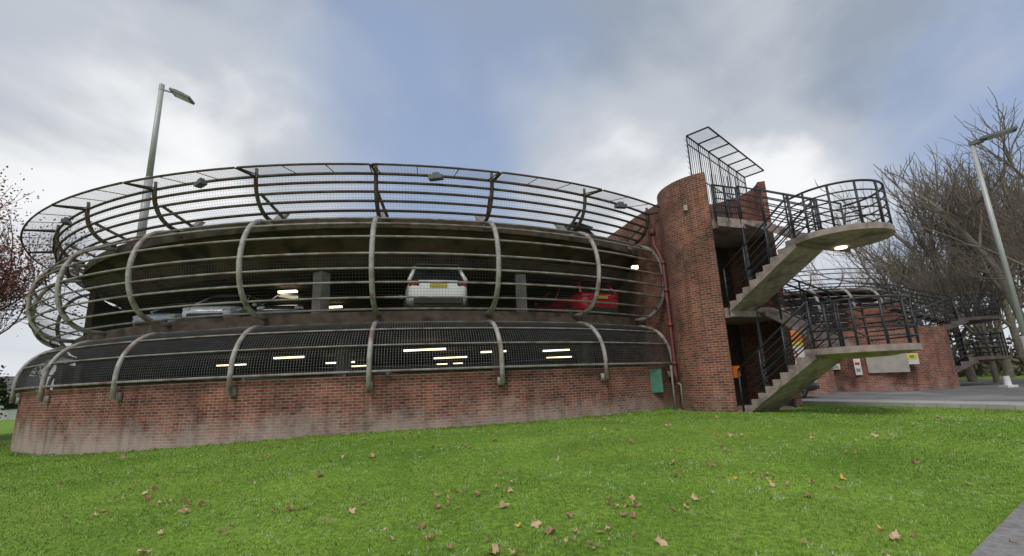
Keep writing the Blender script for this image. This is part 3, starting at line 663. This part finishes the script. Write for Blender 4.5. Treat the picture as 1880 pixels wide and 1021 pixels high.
a,b,tips=gen_tree(21,12,.5,5,.3,.013,{0:7,1:5,2:5,3:4,4:4})
top=max(v[2] for v in b.v); k_=11.8/top
for q in (a,b): q.v=[(v[0]*k_,v[1]*k_,v[2]*k_) for v in q.v]
p=polar(-51.6,30); e=thing('russet_tree',(p.x,p.y,0),'tree with sparse russet autumn leaves beside the car park','tree',local=True)
mk_=lambda mb,nm,m:mb.obj(nm,m,e)
mk_(a,'trunk',M['bark']); mk_(b,'crown',M['redtwig'])
rn=np.random.default_rng(3); lf=MB()
for t in tips:
    for j in range(6):
        q=np.array(t)*k_+rn.normal(0,.25,3); aa=rn.normal(0,1,3); aa/=np.linalg.norm(aa); bb=np.cross(aa,rn.normal(0,1,3)); bb/=np.linalg.norm(bb); s=rn.uniform(.04,.08)
        lf.quad(q-aa*s,q-bb*s*.6,q+aa*s,q+bb*s*.6)
mk_(lf,'leaves',M['redleaf'])
for az,d,hh in ((-49.3,34,3.2),(-50.6,31,4.0),(-52.5,27,3)):
    p=polar(az,d); e=thing('evergreen_shrub',(p.x,p.y,0),'dense evergreen shrub beside the car park','shrub','shrubs beside the car park',local=True)
    mb=foliage(3500,(0,0,hh*.55),(1.7,1.7,hh*.5),.11,int(d)); mb.obj('foliage',M['evergreen'],e)
    mb=MB(); 
    for i in range(4): mb.tube([(0,0,-.1),(math.cos(i*1.6)*.5,math.sin(i*1.6)*.5,hh*.6)],.04,5)
    mb.obj('stem',M['bark'],e)
mb=MB(); rn=np.random.default_rng(11)
for i in range(26000):
    az=rn.uniform(22,66); d=rn.uniform(52,80) ; hgt=3.2+1.6*math.sin(az*1.3)+1.2*math.sin(az*3.1+d*.2)
    z=.45+abs(rn.normal(0,.5))*hgt*.9; pp=polar(az,d); q=np.array((pp.x,pp.y,z))
    a=rn.normal(0,1,3); a/=np.linalg.norm(a); b=np.cross(a,rn.normal(0,1,3)); b/=np.linalg.norm(b); s=rn.uniform(.12,.4)
    mb.quad(q-a*s,q-b*s*.5,q+a*s,q+b*s*.5)
o=mb.obj('woodland_scrub',M['scrub']); o['kind']='stuff'; o['label']='brown and green undergrowth beneath the bare trees'; o['category']='undergrowth'
mb=MB()
for i in range(14000):
    az=rn.uniform(-75,-45); d=rn.uniform(70,95); hgt=4+1.8*math.sin(az*1.1); z=abs(rn.normal(0,.5))*hgt
    pp=polar(az,d); q=np.array((pp.x,pp.y,z)); a=rn.normal(0,1,3); a/=np.linalg.norm(a); b=np.cross(a,rn.normal(0,1,3)); b/=np.linalg.norm(b); s=rn.uniform(.15,.45)
    mb.quad(q-a*s,q-b*s*.5,q+a*s,q+b*s*.5)
o=mb.obj('distant_hedge',M['evergreen']); o['kind']='stuff'; o['label']='distant dark hedge line'; o['category']='hedge'
hp=polar(-49.5,66); e=thing('house',(hp.x,hp.y,0),'distant white rendered house with grey roof','house')
yw=yawto(hp); mb=MB(); mb.box((hp.x,hp.y,1.3),(9,6,2.7),yaw=yw); mb.obj('wall',M['housew'],e)
rt=Vector((math.cos(yw),math.sin(yw),0)); fr=Vector((math.sin(yw),-math.cos(yw),0)); hc=Vector((hp.x,hp.y,2.67))
mb=MB(); mb.v=[tuple(hc+rt*4.8*a+fr*3.4*b+Vector((0,0,c))) for a,b,c in ((-1,1,0),(1,1,0),(1,-1,0),(-1,-1,0),(-1,0,1.3),(1,0,1.3))]; mb.f=[(0,1,5,4),(2,3,4,5),(0,4,3),(1,2,5),(0,3,2,1)]; mb.uv=[None]*5; mb.obj('roof',M['roof'],e)
for a in (-3.2,-1.1,1.1,3.2):
    q=Vector((hp.x,hp.y,1.5))+rt*a+fr*3.02; mb=MB(); mb.box(q,(1.1,.06,1.1),yaw=yw); mb.obj('window',M['cglass'],e)
bp_=polar(45.6,30); mb=MB(); mb.tube([(bp_.x,bp_.y,.4),(bp_.x,bp_.y,.95)],.14,12,r2=.11); mb.box((bp_.x,bp_.y,.50),(.45,.4,.14)); o=mb.obj('concrete_bollard',M['white'],smooth=False); tag(o,'white painted concrete bollard on a wide block at the road edge','bollard')
# ------------------------------------------------------------------ fallen leaves
def leafmesh(seed):
    rn=random.Random(seed); mb=MB(); n=5; pts=[]
    L=[.6,.85,1,.85,.6]; A=[-118,-58,0,58,118]
    for i in range(n):
        a=A[i]; l=L[i]*rn.uniform(.8,1.1)
        pts+= [((a-22),l*.66),((a-9),l*.82),(a,l),((a+9),l*.82),((a+22),l*.66)]
        if i<n-1: pts.append(((A[i]+A[i+1])/2,.5))
    pts.append((180,.2))
    cu=rn.uniform(.4,1.0); tw=rn.uniform(-.7,.7)
    def zf(x,y): return cu*(abs(x)**1.5)*.9+tw*x*y+.22*math.sin(x*5+seed)*math.cos(y*4)
    V=[(0,0,zf(0,0))]+[(r*math.sin(R(a)),r*math.cos(R(a)),zf(r*math.sin(R(a)),r*math.cos(R(a)))) for a,r in pts]
    V=[(x*.08*(1-.25*cu*.6),y*.08,z*.08) for x,y,z in V]; k=len(pts)
    mb.v=V; mb.f=[(0,1+i,1+(i+1)%k) for i in range(k)]; mb.uv=[None]*k
    mb.tube([(0,-.01,.0),(.01,-.06,.015),(.015,-.10,.0)],.002,3,cap=False)
    return mb
lm=[mat('leaf_brown',(.42,.25,.15),(.28,.15,.09),rough=.8,scale=30),mat('leaf_tan',(.68,.48,.31),(.50,.32,.19),rough=.8,scale=30),mat('leaf_russet',(.52,.31,.20),(.36,.19,.12),rough=.8,scale=30),mat('leaf_yellow',(.70,.48,.12),(.55,.33,.08),rough=.8,scale=30)]
lms=[]
for i in range(8):
    mb=leafmesh(i); me=bpy.data.meshes.new('fallen_leaf'); me.from_pydata(mb.v,[],mb.f); me.materials.append(lm[[0,1,2,1,0,2,1,3][i]]); lms.append(me)
lbl=['brown curled fallen leaf on the lawn','tan curled fallen leaf on the lawn','russet brown fallen leaf on the lawn','tan curled fallen leaf on the lawn','brown curled fallen leaf on the lawn','russet brown fallen leaf on the lawn','tan curled fallen leaf on the lawn','yellow fallen leaf on the lawn']
rn=random.Random(5); cnt=0
hot=[(-2.2,5.9),(-.65,6.1),(-.5,6.4),(-4.9,6.4),(.45,4.9),(1.5,5.6),(3.0,6.4),(-5.6,7.4),(2.2,9.3),(6.5,8.6),(-3,5.2),(.9,5.5),(-1.4,9.5),(3.9,9.8)]
while cnt<270:
    if rn.random()<.34: c=rn.choice(hot); x=c[0]+rn.gauss(0,.28); y=c[1]+rn.gauss(0,.24)
    else:
        az=rn.uniform(-50,50); d=4.4+12*rn.random()**1.3; q=polar(az,d); x,y=q.x,q.y
    if (Vector((x,y))-C).length<16.9: continue
    w=(x-G0.x)*h.x+(y-G0.y)*h.y
    if w>-.2: continue
    i=rn.randrange(8) if rn.random()<.9 else 0
    if i==7 and rn.random()<.6: i=1
    o=bpy.data.objects.new('fallen_leaf',lms[i]); COL.objects.link(o); s=rn.uniform(.35,.8) if rn.random()<.78 else rn.uniform(.8,1.3)
    o.location=(x,y,gz(x,y)+.028); o.scale=(s,s,s*rn.uniform(.8,1.5)); o.rotation_euler=(rn.gauss(0,.4),rn.gauss(0,.4),rn.uniform(0,6.28))
    tag(o,lbl[i],'leaf','fallen leaves on the lawn'); cnt+=1
# ------------------------------------------------------------------ world
w=bpy.data.worlds.new('World'); scene.world=w; w.use_nodes=True; nt=w.node_tree; N=nt.nodes; L=nt.links; N.clear()
out=N.new('ShaderNodeOutputWorld'); sky=N.new('ShaderNodeTexSky'); sky.sky_type='NISHITA'; sky.sun_disc=False
SE,SR=R(48),R(200)
sky.sun_elevation=SE; sky.sun_rotation=SR
b1=N.new('ShaderNodeBackground'); b1.inputs['Strength'].default_value=.12; L.new(sky.outputs[0],b1.inputs['Color'])
tc=N.new('ShaderNodeTexCoord'); sp=N.new('ShaderNodeSeparateXYZ'); L.new(tc.outputs['Generated'],sp.inputs[0])
def mth(op,a,b=None,c=None):
    n=N.new('ShaderNodeMath'); n.operation=op
    for i,v in enumerate((a,b,c)):
        if v is None: continue
        if isinstance(v,(int,float)): n.inputs[i].default_value=v
        else: L.new(v,n.inputs[i])
    return n.outputs[0]
zz=mth('ADD',mth('MAXIMUM',sp.outputs['Z'],0),.30)
cx=mth('DIVIDE',sp.outputs['X'],zz); cy=mth('DIVIDE',sp.outputs['Y'],zz)
cb=N.new('ShaderNodeCombineXYZ'); L.new(cx,cb.inputs[0]); L.new(cy,cb.inputs[1])
mp=N.new('ShaderNodeMapping'); mp.inputs['Location'].default_value=(3.1,1.4,0); mp.inputs['Rotation'].default_value=(0,0,R(-40)); mp.inputs['Scale'].default_value=(1.1,.8,1); L.new(cb.outputs[0],mp.inputs[0])
def noise(s,d,r,dist):
    n=N.new('ShaderNodeTexNoise'); n.inputs['Scale'].default_value=s; n.inputs['Detail'].default_value=d; n.inputs['Roughness'].default_value=r; n.inputs['Distortion'].default_value=dist; L.new(mp.outputs[0],n.inputs['Vector']); return n.outputs['Fac']
n1=noise(1.5,5,.48,.3); n2=noise(1.9,5,.5,.3)
def lobe(az,el,tight,amp):
    v=N.new('ShaderNodeVectorMath'); v.operation='DOT_PRODUCT'; L.new(tc.outputs['Generated'],v.inputs[0])
    v.inputs[1].default_value=(math.sin(R(az))*math.cos(R(el)),math.cos(R(az))*math.cos(R(el)),math.sin(R(el)))
    p=mth('POWER',mth('MAXIMUM',v.outputs['Value'],0),tight); return mth('MULTIPLY',p,amp)
def ramp(f,els):
    r=N.new('ShaderNodeValToRGB'); cr=r.color_ramp; cr.interpolation='EASE'
    while len(cr.elements)<len(els): cr.elements.new(.5)
    for e_,(p_,c_) in zip(cr.elements,els): e_.position=p_; e_.color=(*c_,1)
    L.new(f,r.inputs['Fac']); return r.outputs['Color']
shade=mth('ADD',n2,mth('SUBTRACT',mth('ADD',lobe(20,27,26,.22),lobe(-42,24,20,.10)),mth('ADD',lobe(38,44,14,.20),lobe(-5,54,10,.16))))
cloud=ramp(shade,[(.25,(.30,.35,.43)),(.50,(.50,.535,.59)),(.74,(.88,.89,.90))])
hor=N.new('ShaderNodeMapRange'); hor.inputs[1].default_value=0; hor.inputs[2].default_value=.40; hor.inputs[3].default_value=1; hor.inputs[4].default_value=0; L.new(sp.outputs['Z'],hor.inputs[0])
mh=N.new('ShaderNodeMix'); mh.data_type='RGBA'; L.new(mth('MULTIPLY',hor.outputs[0],.65),mh.inputs[0]); L.new(cloud,mh.inputs[6]); mh.inputs[7].default_value=(.80,.83,.87,1)
b2=N.new('ShaderNodeBackground'); b2.inputs['Strength'].default_value=1.08; L.new(mh.outputs[2],b2.inputs['Color'])
bb=N.new('ShaderNodeBackground'); bb.inputs['Strength'].default_value=1; bb.inputs['Color'].default_value=(.31,.41,.63,1)
msb=N.new('ShaderNodeMixShader'); msb.inputs[0].default_value=.85; L.new(b1.outputs[0],msb.inputs[1]); L.new(bb.outputs[0],msb.inputs[2])
mk1=mth('SUBTRACT',n1,mth('ADD',lobe(-19,34,26,.24),mth('ADD',lobe(-4,20,40,.18),lobe(47,20,36,.24))))
mk2=mth('ADD',mk1,mth('ADD',lobe(20,27,30,.12),lobe(-46,25,22,.14)))
mask=ramp(mk2,[(.14,(0,0,0)),(.54,(1,1,1))])
ms=N.new('ShaderNodeMixShader'); L.new(mth('ADD',mth('MULTIPLY',mask,.85),.15),ms.inputs[0]); L.new(msb.outputs[0],ms.inputs[1]); L.new(b2.outputs[0],ms.inputs[2]); L.new(ms.outputs[0],out.inputs[0])
sl=bpy.data.lights.new('sun','SUN'); sl.energy=1.5; sl.angle=R(20); sl.color=(1,.96,.9); so=bpy.data.objects.new('sun',sl); COL.objects.link(so)
so.rotation_euler=(R(90)-SE,0,R(-20))
scene.view_settings.view_transform='Standard'; scene.view_settings.look='None'; scene.view_settings.exposure=0
